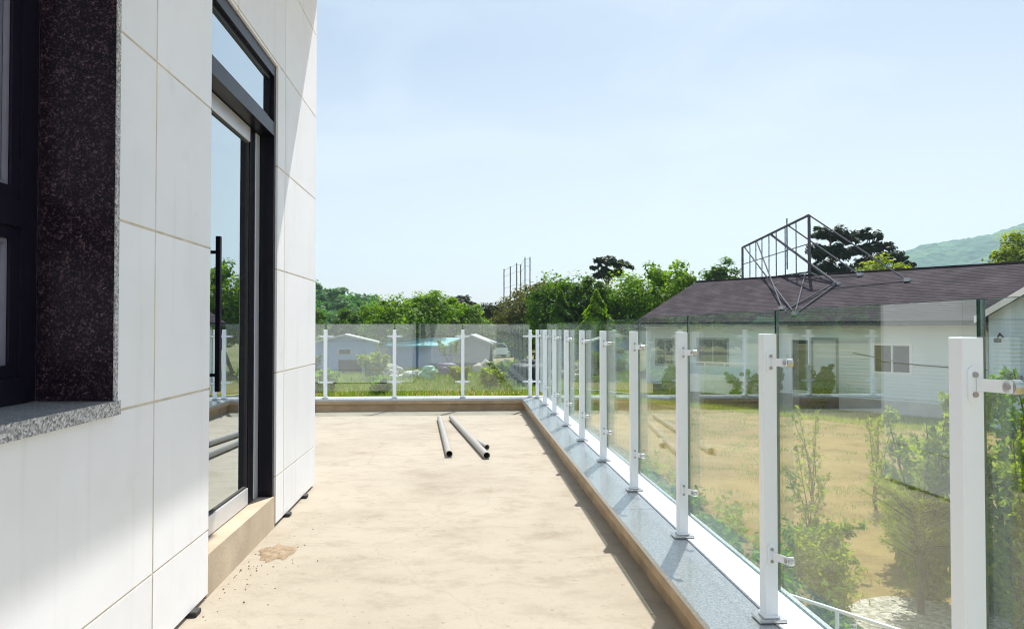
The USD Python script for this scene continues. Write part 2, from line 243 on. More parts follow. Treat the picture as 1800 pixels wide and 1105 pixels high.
def hill_l(X, Y):
    d = np.interp(X, [-140, -90, -62, -45, -34, -24, -14, -4, 10], [16, 17, 15.5, 12.5, 10.3, 7.0, 3.2, 1.0, 0])
    return G - 1 + d*np.exp(-((Y-205)/50.0)**2) + .3*fbm(X, Y, 24, 2)
terrain('hill', np.linspace(-150, 20, 60), np.linspace(130, 290, 50), hill_l, 'mountain_look', 'low green wooded hill at the left behind the sheds')
terrain('hill', np.linspace(-260, 240, 70), np.linspace(420, 620, 24), lambda X, Y: G - 2 + (15 + 3*np.sin(X/60.0) + 2*np.sin(X/23.0))*np.exp(-((Y-520)/50.0)**2), 'mountain_look', 'far low blue-green ridge along the horizon')

# ------------------------------------------------------------------ the house on the left: tiles, door, window
XW = -1.205           # face of the cladding
house = thing('house', 'house clad in large white stone tiles with black framed glass door and window', 'house')
YC = 6.056
DY0, DY1, DZ0, DZ1 = 3.58, 4.83, .20, 2.955    # door opening
WY1, WZ0, WZ1 = 2.632, .972, 2.99              # window opening, far end and heights
WY0 = .45
core = prism(unary_union([sbox(-5.0, G, YC-.034, 4.35)]).difference(unary_union([sbox(DY0, 0, DY1, DZ1), sbox(WY0, WZ0, WY1, WZ1)])), 0, .26)
# polygon axes (y, z) extruded along x
def yz(poly, x0, x1):
    m = prism(poly, 0, x1-x0); v = m.vertices.copy(); m.vertices = np.stack([v[:, 2]+x0, v[:, 0], v[:, 1]], 1); return m
core = yz(sbox(-5.0, G, YC-.034, 4.35).difference(unary_union([sbox(DY0, 0, DY1, DZ1), sbox(WY0, WZ0, WY1, WZ1)])), XW-.29, XW-.034)
obj('wall', core, 'cladding_plain', house)
sl = sbox(-5.0, .03, YC-.05, 4.09).difference(unary_union([sbox(DY0-.002, 0, DY1+.002, DZ1+.002), sbox(WY0-.002, WZ0-.002, WY1+.002, WZ1+.002)]))
obj('joint_sealant', yz(sl, XW-.0335, XW-.0022), 'grout', house)
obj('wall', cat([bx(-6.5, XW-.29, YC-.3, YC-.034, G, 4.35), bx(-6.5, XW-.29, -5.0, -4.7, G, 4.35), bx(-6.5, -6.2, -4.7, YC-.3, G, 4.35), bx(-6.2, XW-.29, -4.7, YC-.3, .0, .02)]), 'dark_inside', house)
obj('roof_slab', bx(-6.7, XW-.0, -5.1, YC+.1, 4.36, 4.6), 'cladding_plain', house)
obj('eave_slab', bx(XW+.001, -.30, -5.1, 6.17, 4.10, 4.36), 'cladding_plain', house)
holes = unary_union([sbox(DY0, -.1, DY1, DZ1), sbox(WY0, WZ0, WY1, WZ1)])
zed = [.024] + [.320+.664*k for k in range(6)] + [4.098]
yed = [YC-1.0325*k for k in range(11)]
for a in range(len(yed)-1):
    for b in range(len(zed)-1):
        cell = sbox(yed[a+1]+.006, zed[b]+(.005 if b else 0), yed[a]-(.006 if a else 0), zed[b+1]-.005).difference(holes)
        for pc in (cell.geoms if hasattr(cell, 'geoms') else [cell]):
            if pc.area > .002:
                obj('tile', yz(pc, XW-.0325, XW), 'cladding', house)
for a in range(4):                                   # return wall past the corner
    x1 = XW - .0332 - 1.0325*a if a else XW - .0332
    for b in range(len(zed)-1):
        obj('tile', bx(XW-.0332-1.0325*(a+1)+.003, x1-.003, YC-.031, YC, zed[b]+.003, zed[b+1]-.003), 'cladding', house)
obj('wing_wall', bx(XW+.002, 1.55, -3.6, -3.236, G, 4.09), 'cladding_plain', house)  # added unseen wall behind the camera, bounces sunlight onto the post fronts
xw_ = np.linspace(XW+.004, 1.55, 4)
for a in range(3):
    for b in range(len(zed)-1):
        obj('tile', bx(xw_[a]+.005, xw_[a+1]-.005, -3.2355, -3.205, zed[b]+.005, zed[b+1]-.005), 'cladding', house)  # tile facing of the added bounce wall
for y_ in (3.381, 5.113, 5.652, 1.4):
    obj('packing_shim', bev(XW-.025, XW+.03, y_-.035, y_+.03, .0005, .0235, .004), 'rubber', house)
# door
obj('door_step', yz(sbox(DY0+.001, 0.0, DY1-.001, DZ0), XW-.27, XW-.006), 'sill_concrete', house)
XF = XW - .014
df = yz(sbox(DY0+.001, DZ0+.002, DY1, DZ1).difference(unary_union([sbox(DY0+.042, DZ0+.0, DY1-.042, 2.50), sbox(DY0+.042, 2.585, DY1-.042, DZ1-.075)])), XW-.13, XF)
dfr = obj('door_frame', df, 'black_aluminium', house)
tp = obj('transom_glass', bx(XW-.060, XW-.048, DY0+.042, DY1-.042, 2.585, DZ1-.075), 'door_glass', house)
obj('glazing_bead', frame_rect(XW-.036, DY0+.0425, DY1-.0425, 2.5855, DZ1-.0755, .03, .012), 'black_aluminium', tp)
XD = XW - .105
y0, y1 = DY0+.045, DY1-.045
door = obj('door', cat([bx(XD-.04, XD, y0, y0+.09, .205, 2.495), bx(XD-.04, XD, y1-.205, y1-.09, .205, 2.495)]), 'black_aluminium', house)
obj('door_rail', bev(XD-.04, XD+.002, y0+.09, y1-.205, 2.405, 2.495, .002), 'silver_aluminium', door)
obj('door_rail', bev(XD-.04, XD+.002, y0+.09, y1-.205, .205, .305, .002), 'silver_aluminium', door)
obj('edge_strip', bev(XD-.04, XD+.004, y1-.089, y1-.002, .205, 2.495, .002), 'silver_aluminium', door)
obj('door_glass', bx(XD-.024, XD-.014, y0+.09, y1-.205, .305, 2.405), 'door_glass', door)
obj('gasket', frame_rect(XD-.006, y0+.0905, y1-.2055, .3055, 2.4045, .012, .008), 'rubber', door)
obj('pull_handle', bev(XD+.035, XD+.060, 3.862, 3.888, .945, 1.742, .003), 'black_aluminium', door)
for z_ in (1.03, 1.66):
    obj('handle_mount', cylx((XD+.012, 3.875, z_), (1, 0, 0), .009, .046), 'black_aluminium', door)
# window
win = thing  # (name kept free)
XJ = XW - .245
obj('window_jamb', bx(XJ, XW+.008, WY1-.030, WY1-.002, WZ0+.052, WZ1-.002), 'granite_dark', house)
je = obj('jamb_edge', bx(XW+.0082, XW+.012, WY1-.030, WY1-.002, WZ0+.052, WZ1-.002), 'granite_edge', house)
obj('window_sill', bx(XJ-.05, XW+.018, WY0+.002, WY1-.002, WZ0+.002, WZ0+.050), 'granite_grey', house)
obj('sill_edge', bx(XW+.0182, XW+.022, WY0+.002, WY1-.002, WZ0+.002, WZ0+.050), 'granite_edge', house)
obj('window_lintel', bx(XJ, XW+.008, WY0+.002, WY1-.032, WZ1-.03, WZ1-.002), 'granite_dark', house)
wf = obj('window', cat([frame_rect(XJ-.002, WY0+.03, WY1-.031, WZ0+.053, WZ1-.031, .085, .07), bx(XJ-.072, XJ-.002, WY0+.115, WY1-.116, 1.60, 1.69)]), 'window_black', house)
for (a, b) in ((WZ0+.138, 1.60), (1.69, WZ1-.116)):
    obj('sash', frame_rect(XJ-.014, WY0+.1155, WY1-.1165, a+.0005, b-.0005, .04, .04), 'window_black', wf)
    obj('glazing_bead', frame_rect(XJ-.024, WY0+.156, WY1-.157, a+.041, b-.041, .014, .012), 'bead_grey', wf)
    obj('pane', bx(XJ-.045, XJ-.037, WY0+.1555, WY1-.1565, a+.0405, b-.0405), 'door_glass', wf)

# ------------------------------------------------------------------ terrace: floor, parapet, railings
XK, YK, HC = .888, 11.415, .187
XO, YO = 1.325, 11.83
fl = thing('terrace', 'pale bare concrete terrace slab, stained and dusty', 'terrace', kind='structure')
obj('floor', bx(XW-.30, XK+.30, -5.0, YK+.2, -.2, 0), 'terrace_concrete', fl)
obj('floor', bx(-6.5, XW-.30, YC-.034, YK+.2, -.2, 0), 'terrace_concrete', fl)
obj('base_wall', cat([bx(XO-.12, XO-.06, -5.0, YO-.06, G, .11), bx(-6.5, XO-.12, YO-.12, YO-.06, G, .11)]), 'stone_base', fl)
par = thing('parapet_kerb', 'low tan cement kerb around the terrace edge capped with granite slabs', 'parapet')
Lk = lambda x0, y0_, x1, y1_: Polygon([(x0, -5.0), (x1, -5.0), (x1, y1_), (-6.5, y1_), (-6.5, y0_), (x0, y0_)])
obj('kerb_wall', prism(Lk(XK+.045, YK+.045, XO-.125, YO-.125), 0, .11), 'cement_tan', par)
obj('kerb_lip', prism(Lk(XK+.002, YK+.002, XO-.02, YO-.02), .1105, HC-.030), 'cement_tan', par)
XM, YM = 1.137, YK+.25
ys = np.linspace(-5.0, YK-.0, 8)
for a, b in zip(ys[:-1], ys[1:]):
    obj('coping_slab', bev(XK, XM-.002, a+.0015, b-.0015, HC-.0295, HC, .002), 'granite_grey', par)
    obj('coping_slab', bev(XM+.0, XO, a+.0015, b-.0015, HC-.0295, HC+.004, .002), 'granite_pale', par)
xs_ = np.linspace(-6.5, XO, 5)
for a, b in zip(xs_[:-1], xs_[1:]):
    obj('coping_slab', bev(a+.0015, b-.0015, YK+.0015, YM-.002, HC-.0295, HC, .002), 'granite_grey', par)
    obj('coping_slab', bev(a+.0015, b-.0015, YM, YO, HC-.0295, HC+.004, .002), 'granite_pale', par)

PT = 1.25
def railing(name, label, origin, ux, uy, spots, panes, back=.100):
    """posts along uy, glass on the ux side; local (a along ux, b along uy)"""
    t = thing(name, label, 'railing')
    ux, uy = np.array(ux, float), np.array(uy, float)
    T = np.eye(4); T[:2, 0] = ux; T[:2, 1] = uy; T[:2, 3] = origin
    flip = np.linalg.det(T[:3, :3]) < 0
    def put(m):
        m = m.copy(); m.apply_transform(T)
        return m
    for b in spots:
        z0 = HC + .004 if True else HC
        post = obj('post', put(bev(-.025, .025, b-.025, b+.025, z0+.012, PT, .0025)), 'white_paint', t)
        obj('base_plate', put(bev(-.052, .052, b-.045, b+.045, z0, z0+.0115, .003)), 'stainless', post)
        obj('base_collar', put(bev(-.032, .032, b-.032, b+.032, z0+.012, z0+.026, .004)), 'white_paint', post)
        for z in (1.145, .435):
            for s in (-1, 1):
                plate = [szs(Polygon([(.016*math.cos(q), z+(.026 if math.sin(q) > 0 else -.026)+.016*math.sin(q)) for q in np.linspace(.001, 2*np.pi+.001, 24, endpoint=False)]), b+s*.0275-.0025, b+s*.0275+.0025)]
                d = np.array([.0245, s*.0785, 0]); d /= np.linalg.norm(d); p0 = np.array([.004, b+s*.033, z]); p1 = np.array([.026, b+(back if s > 0 else -.100), z]); d = p1-p0; d /= np.linalg.norm(d)
                arm = beam(p0, p1, .006, .028)
                nrm = np.array([d[1], -d[0], 0]); tip = cylx(p1, nrm, .0145, .006, 16)
                br = obj('bracket', put(cat(plate + [arm, tip])), 'white_paint', post)
                for dz in (-.022, .022):
                    obj('bolt', put(cylx((0, b+s*.031, z+dz), (0, 1, 0), .0062, .006, 10)), 'bolt_steel', post)
                obj('bolt', put(cylx(p1 - np.array([.003, 0, 0]), (1, 0, 0), .0062, .012, 10)), 'bolt_steel', post)
                obj('glass_clamp', put(cylx((.036, p1[1]+s*.003, z), (1, 0, 0), .016, .020, 16)), 'stainless', post)
    for a, b in panes:
        p = obj('glass_pane', put(bx(.031, .043, a, b, .30, 1.335)), 'railing_glass', t)
        e = .0004
        obj('pane_edge', put(cat([bx(.031+e, .043-e, a-.0015, a-.0003, .30, 1.335), bx(.031+e, .043-e, b+.0003, b+.0015, .30, 1.335), bx(.031+e, .043-e, a, b, 1.3353, 1.3365), bx(.031+e, .043-e, a, b, .2985, .2997)])), 'glass_edge', p)
    return t
XP = 1.130
spots = [1.600+1.0956*i for i in range(-4, 10)]   # the first stands just before the added bounce wall
gp = .007
railing('glass_railing', 'long glass railing with white posts running down the right kerb', (XP, 0), (1, 0), (0, 1), [s for s in spots],
        [(a+gp, b-gp) for a, b in zip(spots[:-1], spots[1:])], back=.060)
YP = 11.56
xs2 = [-2.144+1.0571*i for i in range(-4, 4)]
railing('glass_railing', 'glass railing with thin white posts across the far end of the terrace', (0, YP), (0, 1), (1, 0), xs2,
        [(a+gp, b-gp) for a, b in zip(xs2[:-1], xs2[1:])])

# ------------------------------------------------------------------ things on the terrace floor
def pipe(a, b, r, label):
    a, b = np.array([*a, r+.001]), np.array([*b, r+.001]); d = (b-a)/np.linalg.norm(b-a)
    n = 24; an = np.arange(n)*2*np.pi/n; sx = np.cross(d, [0, 0, 1.0]); sz = np.array([0, 0, 1.0])
    ring = lambda p, q: p + q*(np.cos(an)[:, None]*sx + np.sin(an)[:, None]*sz)
    v = np.vstack([ring(a, r), ring(b, r), ring(b, r*.86), ring(a, r*.86)]); f = []
    for k in range(4):
        for j in range(n):
            f.append((k*n+j, k*n+(j+1) % n, ((k+1) % 4)*n+(j+1) % n, ((k+1) % 4)*n+j))
    o = obj('pipe', (v, np.array(f)), 'pvc_grey', smooth=30); tag(o, label, 'pipe')
pipe((-.345, 10.28), (-.150, 7.30), .034, 'left of the two long grey pipes lying on the terrace floor')
pipe((-.185, 10.27), (.215, 7.19), .034, 'right of the two long grey pipes lying on the terrace floor')
pipe((.150, 8.10), (.235, 7.74), .027, 'short grey pipe offcut lying beside the right long pipe')
rng = np.random.default_rng(4)
n = 40; a = np.linspace(0, 2*np.pi, n, endpoint=False); vs = [[-1.06, 4.28, .012]]
for k, rr in enumerate((.45, .8, 1.0)):
    kk = 1+.2*np.sin(2*a+1)+.15*np.sin(5*a)+.07*rng.normal(size=n)
    vs += np.stack([-1.06+.085*rr*kk*np.cos(a)-.03*np.sin(a), 4.28+.17*rr*kk*np.sin(a), (.010, .006, .0006)[k]+.004*rng.random(n)*(k < 2)], 1).tolist()
f = [(0, 1+i, 1+(i+1) % n) for i in range(n)]
for k in range(2):
    for i in range(n):
        p, q = 1+k*n+i, 1+k*n+(i+1) % n; f += [(p, p+n, q+n), (p, q+n, q)]
tag(obj('dirt_heap', (np.array(vs), np.array(f)), 'dirt', smooth=True), 'small heap of brown dirt on the floor by the door step', 'dirt', kind='stuff')
cr = []
for k in range(70):
    p = np.array([-1.08, 4.05, 0])+rng.normal(size=3)*[.10, .35, 0] if k < 90 else np.array([rng.uniform(-1.0, .8), rng.uniform(2.4, 9), 0])
    p[0] = max(p[0], -1.17); s = rng.uniform(.0018, .005)
    m = trimesh.creation.icosphere(subdivisions=0, radius=s); m.vertices *= rng.uniform(.6, 1.3, 3); m.apply_translation([p[0], p[1], s*.5]); cr.append(m)
tag(obj('crumbs', cat(cr), 'dirt'), 'crumbs of mortar and grit scattered over the terrace floor', 'grit', kind='stuff')

# ------------------------------------------------------------------ foliage helpers
def cards(c, nrm, size, rng, aspect=1.6, tip=None):
    """one leaf (two triangles) per point"""
    n = len(c); nrm = nrm/np.maximum(np.linalg.norm(nrm, axis=1, keepdims=True), 1e-9)
    t = rng.normal(size=(n, 3)) if tip is None else tip + .25*rng.normal(size=(n, 3))
    t -= nrm*(t*nrm).sum(1, keepdims=True); t /= np.maximum(np.linalg.norm(t, axis=1, keepdims=True), 1e-9); b = np.cross(nrm, t)
    s = (size*rng.uniform(.6, 1.3, n))[:, None]
    v = np.stack([c - t*s*aspect/2, c + b*s/2 + nrm*s*.08, c + t*s*aspect/2, c - b*s/2 + nrm*s*.08], 1).reshape(-1, 3)
    i = np.arange(n)*4
    return v, np.vstack([np.stack([i, i+1, i+2], 1), np.stack([i, i+2, i+3], 1)])
def sph(n, rng):
    d = rng.normal(size=(n, 3)); return d/np.linalg.norm(d, axis=1, keepdims=True)
def crown_pts(blobs, n, rng, clump=.26, per=60, low=-.5):
    """points grouped in clumps near the skin of ellipsoids"""
    vol = np.array([b[3]*b[4]+b[4]*b[5]+b[3]*b[5] for b in blobs]); m = max(4, n//per); P, N = [], []
    for k in rng.choice(len(blobs), m, p=vol/vol.sum()):
        c, r = np.array(blobs[k][:3]), np.array(blobs[k][3:6])
        d = sph(1, rng)[0]
        if d[2] < low: d[2] = -d[2]*.3
        cc = c + d*r*rng.uniform(.62, 1.0); s = clump*r.mean()*rng.uniform(.6, 1.25)
        q = sph(per, rng)*(rng.random((per, 1))**.45); P.append(cc + q*s*[1, 1, .75]); N.append(.8*q + .7*d + [0, 0, .8] + .6*rng.normal(size=(per, 3)))
    return np.vstack(P), np.vstack(N)
def branch(p0, p1, r0, r1, rng, bend=.08, seg=5, sides=6):
    p0, p1 = np.array(p0, float), np.array(p1, float); t = np.linspace(0, 1, seg)[:, None]; L = np.linalg.norm(p1-p0)
    pts = p0*(1-t) + p1*t + np.sin(t*np.pi)*rng.normal(size=3)*bend*L*.5
    return tube(pts, np.linspace(r0, r1, seg), sides)
def tree(name, label, cat_, x, y, H, blobs, leaf, n, size, seed, group=None, trunk=.16, z=G, per=60, clump=.26, low=-.5, bark='bark'):
    """blobs relative to the foot: (dx, dy, z, rx, ry, rz)"""
    rng = np.random.default_rng(seed); t = thing(name, label, cat_, group, loc=(x, y, z))
    top = np.array(max(blobs, key=lambda b: b[2])[:3]); pts = [branch((0, 0, -.1), top*[.7, .7, .9], trunk, trunk*.25, rng, .06, 7, 8)]
    tr = obj('trunk', pts[0], bark, t, smooth=True)
    lim = [branch(top*[.5, .5, .4+.1*i/len(blobs)], np.array(b[:3]), trunk*.4, trunk*.1, rng) for i, b in enumerate(blobs)]
    obj('limbs', cat(lim), bark, t, smooth=True)
    P, N = crown_pts(blobs, int(n*2.1), rng, clump*1.2, per+20, low)
    obj('crown', cards(P, N, size*.74, rng), leaf, t)
    return t
def mk_blobs(rng, W, z0, z1, k, depth=None):
    """irregular crown: k ellipsoids between z0 and z1, half width W"""
    out = [(0, 0, (z0+z1)/2, W*.85, (depth or W)*.85, (z1-z0)/2)]
    for i in range(k):
        a = rng.uniform(0, 2*np.pi); q = rng.uniform(.35, .68); zz = rng.uniform(z0+.2*(z1-z0), z1-.18*(z1-z0)); w = W*rng.uniform(.34, .5)
        out.append((math.cos(a)*q*W, math.sin(a)*q*(depth or W), zz, w, w, min((z1-z0)*.3, w*.9)))
    return out

# ------------------------------------------------------------------ the long house on the right
O2 = np.array([9.486, 28.634]); S2 = np.array([.5855, -.8107]); N2 = np.array([.8107, .5855])
LH = math.atan2(S2[1], S2[0])
lh = thing('long_house', 'long single-storey house with white siding and dark shingled roof', 'house', loc=(*O2, G), rotz=LH)
# local: s along the front, w into the house (= +y local after rotation), z above the ground
E0, E1 = -3.0, 11.4; WD = 8.0; ZE = 3.13; ZR = 4.87
def lap(s0, s1, z0, z1, w, step=.11, proud=.028):
    v, f = [], []; z = z0
    while z < z1-.01:
        zz = min(z+step, z1); k = len(v)
        v += [(s0, w-proud, z), (s1, w-proud, z), (s1, w-.002, zz), (s0, w-.002, zz), (s0, w, z), (s1, w, z)]
        f += [(k, k+1, k+2), (k, k+2, k+3), (k+4, k+5, k+1), (k+4, k+1, k)]; z = zz
    return trimesh.Trimesh(np.array(v), np.array(f), process=False)
gable = Polygon([(0, .45), (WD, .45), (WD, ZE), (WD/2, ZR-.1), (0, ZE)])
opens = [(-2.45, -1.55, 1.25, 2.3), (-.35, 1.05, 1.35, 2.35), (3.65, 4.35, .55, 2.4), (4.4, 5.35, .55, 2.4), (6.55, 7.72, 1.33, 2.25)]
front = sbox(E0, .45, E1, ZE-.02).difference(unary_union([sbox(a, c, b, d) for a, b, c, d in opens]))
obj('wall', szs(front, .0, .2), 'siding_white', lh)
for s in (E0, E1-.2):
    m = prism(gable, 0, .2); v = m.vertices.copy(); m.vertices = np.stack([v[:, 2]+s, v[:, 0]+.0*v[:, 0], v[:, 1]], 1)
    m.vertices[:, 1] = np.clip(m.vertices[:, 1], .201, WD-.01); obj('wall', m, 'siding_white', lh)
obj('wall', bx(E0, E1, WD-.0, WD+.2, .45, ZE-.02), 'siding_white', lh)
edges = sorted({E0, E1, *[o[0] for o in opens], *[o[1] for o in opens]})
sd = []
for a, b in zip(edges[:-1], edges[1:]):
    o = [q for q in opens if abs(q[0]-a) < 1e-6]
    if o: sd += [lap(a, b, .45, o[0][2], -.001), lap(a, b, o[0][3], ZE-.02, -.001)]
    else: sd.append(lap(a, b, .45, ZE-.02, -.001))
obj('siding', cat(sd), 'siding_white', lh, kind='stuff')
obj('foundation', bx(E0+.15, E1-.15, .25, WD-.1, -.05, .4495), 'trim_dark', lh)  # dark block painted as the shade in the void below the raised floor
obj('plinth', bx(5.4, E1, -.02, .24, -.05, .52), 'stone_base', lh)
for i, (a, b, c, d) in enumerate(opens):
    nm = 'door' if 2.3 < a < 6 else 'window'
    fr = obj(nm, szs(sbox(a-.05, c-(.05 if nm == 'window' else 0), b+.05, d+.05).difference(sbox(a+.04, c+.04, b-.04, d-.04)), -.03, .10), 'white_frame' if i in (4, 2) else 'shed_grey', lh)
    obj('pane', bx(a+.04, b-.04, .05, .07, c+.04, d-.04), 'car_glass' if i != 3 else 'siding_white', fr)
    if nm == 'window': obj('mullion', bx((a+b)/2-.025, (a+b)/2+.025, .0, .085, c+.04, d-.04), 'white_frame' if i == 4 else 'shed_grey', fr)
# roof: stepped shingle courses, front and back
def courses(sg, n=34):
    v, f = [], []; ov = .45; kz = (ZR-ZE)/(WD/2)
    for i in range(n):
        t0, t1 = i/n, (i+1)/n; wa, wb = (-ov + (WD/2+ov)*t0), (-ov + (WD/2+ov)*t1)
        za, zb = ZE+.06+wa*kz+.011, ZE+.06+wb*kz+.004
        A = lambda w: w if sg > 0 else WD - w
        k = len(v); v += [(E0-.35, A(wa), za), (E1+.35, A(wa), za), (E1+.35, A(wb), zb), (E0-.35, A(wb), zb), (E0-.35, A(wa), za-.03), (E1+.35, A(wa), za-.03)]
        q = [(k, k+1, k+2), (k, k+2, k+3), (k+4, k+5, k+1), (k+4, k+1, k)]
        f += q if sg > 0 else [x[::-1] for x in q]
    return trimesh.Trimesh(np.array(v), np.array(f), process=False)
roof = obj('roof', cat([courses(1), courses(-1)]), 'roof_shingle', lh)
kz = (ZR-ZE)/(WD/2)
und = Polygon([(-.43, ZE+.02-.43*kz), (WD/2, ZR+.02), (WD+.43, ZE+.02-.43*kz), (WD+.43, ZE-.02-.43*kz), (WD/2, ZR-.06), (-.43, ZE-.02-.43*kz)])
m = prism(und, 0, E1-E0+.66); v = m.vertices.copy(); m.vertices = np.stack([v[:, 2]+E0-.33, v[:, 0], v[:, 1]], 1); obj('roof_deck', m, 'trim_dark', lh)
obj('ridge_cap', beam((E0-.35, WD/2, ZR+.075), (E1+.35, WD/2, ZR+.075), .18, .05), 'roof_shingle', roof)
obj('gutter', bx(E0-.33, E1-.2, -.55, -.452, ZE-.28, ZE-.17), 'trim_dark', lh)
obj('downspout', tube([(9.95, -.5, ZE-.28), (9.95, -.10, ZE-.5), (9.95, -.08, .1)], .05, 8), 'shed_grey', lh, smooth=30)
# wing with its gable to the viewer
w0 = -1.15
wg = Polygon([(10.25, .0), (15.2, .0), (15.2, ZE), (12.7, ZE+1.55), (10.25, ZE-.02)])
obj('wing_wall', szs(wg, w0, w0+.2), 'siding_blue', lh)
obj('wing_wall', bx(10.25, 10.45, w0+.2, -.02, .0, ZE-.06), 'siding_blue', lh)
obj('siding', lap(10.27, 15.2, .02, ZE-.1, w0-.001), 'siding_blue', lh, kind='stuff')
kv = 1.57/2.45
for sg in (1,):
    p = Polygon([(10.0, ZE-.18), (12.7, ZE-.18+2.7*kv), (15.4, ZE-.18), (15.4, ZE-.06), (12.7, ZE-.06+2.7*kv), (10.0, ZE-.06)])
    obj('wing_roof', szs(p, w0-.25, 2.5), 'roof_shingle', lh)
    obj('verge_board', szs(Polygon([(9.98, ZE-.22), (12.7, ZE-.22+2.72*kv), (15.4, ZE-.22), (15.4, ZE-.03), (12.7, ZE-.03+2.72*kv), (9.98, ZE-.03)]), w0-.285, w0-.2505), 'white_frame', lh)
obj('cable', tube([(5.9, -.045, 1.95), (7.9, -.045, 1.62), (9.85, -.045, 1.55)], .012, 5), 'trim_dark', lh)
obj('wall_lamp', cat([tube([(10.6, w0-.0, 2.52), (10.6, w0-.28, 2.62), (10.6, w0-.45, 2.5)], .025, 6), cylx((10.6, w0-.45, 2.44), (0, 0, 1), .09, .12)]), 'trim_dark', lh)
obj('utility_box', bev(10.75, 11.05, w0-.16, w0-.016, .95, 1.5, .01), 'shed_grey', lh)
# raised white platform board before the door, and a pale boundary beam
wp = thing('low_platform', 'low white platform with a thin handrail in front of the long house', 'platform', loc=(*O2, G), rotz=LH)
obj('deck', bev(.1, 2.6, -1.3, -.25, .36, 1.05, .02), 'white_frame', wp)
for s in (.1, .9, 1.75, 2.6): obj('rail_post', cylx((s, -1.28, 1.27), (0, 0, 1), .02, .44, 8), 'white_frame', wp)
obj('handrail', tube([(.0, -1.28, 1.5), (2.7, -1.28, 1.5)], .022, 8), 'white_frame', wp)
obj('leg', bx(.3, .5, -1.1, -.9, 0, .359), 'shed_grey', wp); obj('leg', bx(2.2, 2.4, -1.1, -.9, 0, .359), 'shed_grey', wp)
kb = obj('border_beam', bev(-6.5, -.4, -1.75, -1.6, 0, .14, .01), 'stone_base')
kb2 = UsdGeom.Xformable(kb); kb2.AddTranslateOp().Set(Gf.Vec3d(*map(float, O2), G)); kb2.AddRotateZOp().Set(math.degrees(LH)); tag(kb, 'pale border beam along the grass left of the white platform', 'border')

# steel frame on the roof
sf = thing('rooftop_frame', 'grey steel lattice frame with slanting stays standing on the roof of the long house', 'steel frame', loc=(*O2, G), rotz=LH)
RT, RB, LT, LB = (2.2, 4.0, 7.38), (2.2, 4.0, 5.05), (-2.86, 7.0, 6.69), (-2.87, 7.0, 5.05)
RT, RB, LT, LB = map(np.array, (RT, RB, LT, LB))
lp = lambda a, b, t: a*(1-t)+b*t
bar = lambda nm, a, b, w: obj(nm, beam(a, b, w), 'frame_steel', sf)
bar('top_rail', LT, RT, .075); bar('bottom_rail', LB, RB, .07); bar('corner_post', RB-[0, 0, .2], RT, .09); bar('corner_post', LB-[0, 0, 1.6], LT, .08); bar('mid_rail', lp(LB, LT, .5), lp(RB, RT, .5), .03)
for t in (.13, .23, .33, .44, .55, .68, .83): bar('upright', lp(LB, RB, t), lp(LT, RT, t), .034)
rz = lambda s, w: np.array([s, w, ZE+.06+w*kz+.03])
stays = [(0.03, (3.75, .12)), (.24, (2.95, .64)), (.46, (3.97, 2.79)), (.72, (4.45, 3.6)), (1.0, (6.48, 2.82))]
for t, sw in stays:
    a, b = lp(LT, RT, t), rz(*sw); bar('stay', a, b, .046 if t != .46 else .075)
    obj('foot_block', beam(b-[0, 0, .03], b+[0, 0, .09], .18), 'roof_pale', sf)
for a, b in ((rz(3.97, 2.79), RB), (rz(3.75, .12), lp(LB, RB, .95)), (rz(3.3, .3), lp(LB, RB, .45)), (rz(3.75, .12), rz(3.97, 2.79)+[0, 0, .05]), (rz(3.2, .5), rz(3.97, 2.79)+[0, 0, .1]), (rz(1.2, 3.0), lp(LB, RB, .8))):
    bar('strut', a, b, .042)
obj('antenna', cat([cylx(np.array([.7, 4.9, 6.4]), (0, 0, 1), .03, 2.2, 6)]), 'frame_steel', sf)

# ------------------------------------------------------------------ trees
def T(name, label, cat_, x, y, h, W, leaf, n, size, seed, k=7, z0=.25, group=None, **kw):
    r = np.random.default_rng(seed+100)
    return tree(name, label, cat_, x, y, h, mk_blobs(r, W, h*z0, h, k), leaf, n, size, seed, group, **kw)
T('round_tree', 'broad dark-centred green tree in the middle behind the corner of the railings', 'tree', 6.4, 45, 6.1, 3.1, 'leaf_mid', 11000, .20, 11, z0=.12)
T('round_tree', 'brownish-olive rounded tree at the left end of the middle clump', 'tree', 4.6, 50, 5.9, 2.9, 'leaf_olive', 10000, .20, 12, z0=.08)
T('round_tree', 'wide bright green tree next to the gable of the long house', 'tree', 11.4, 46, 6.6, 3.8, 'leaf_bright', 14000, .21, 13, z0=.12)
T('round_tree', 'light green tree peeping over the left end of the dark roof', 'tree', 14.4, 49, 5.9, 2.0, 'leaf_bright', 5000, .2, 14, z0=.2)
T('round_tree', 'small dark tree under the netting poles', 'tree', 2.5, 72, 5.3, 2.6, 'leaf_dark', 6500, .28, 15, z0=.1)
T('round_tree', 'dark green understorey tree between the pine and the bright tree', 'tree', 8.8, 49, 5.4, 2.6, 'leaf_mid', 7000, .2, 16, z0=.03)
T('round_tree', 'dome-shaped yellow-green tree behind the teal-roofed shed', 'tree', -4.4, 54, 5.2, 3.7, 'leaf_bright', 13000, .2, 17, z0=.1)
T('round_tree', 'loose light green tree right of the dome-shaped tree', 'tree', -.1, 57, 4.7, 2.5, 'leaf_bright', 8000, .2, 18, z0=.1)
T('round_tree', 'dark pine-like tree rising just behind the light green tree', 'tree', -.8, 80, 6.6, 2.3, 'leaf_dark', 5000, .3, 19, z0=.2)
T('round_tree', 'small rounded green tree behind the blue-grey shed', 'tree', -8.9, 57, 4.3, 1.6, 'leaf_mid', 4500, .2, 20, z0=.1)
T('round_tree', 'bright bush at the foot of the hill beside the house corner', 'tree', -13.2, 62, 4.6, 2.2, 'leaf_mid', 4500, .22, 21, z0=.1)
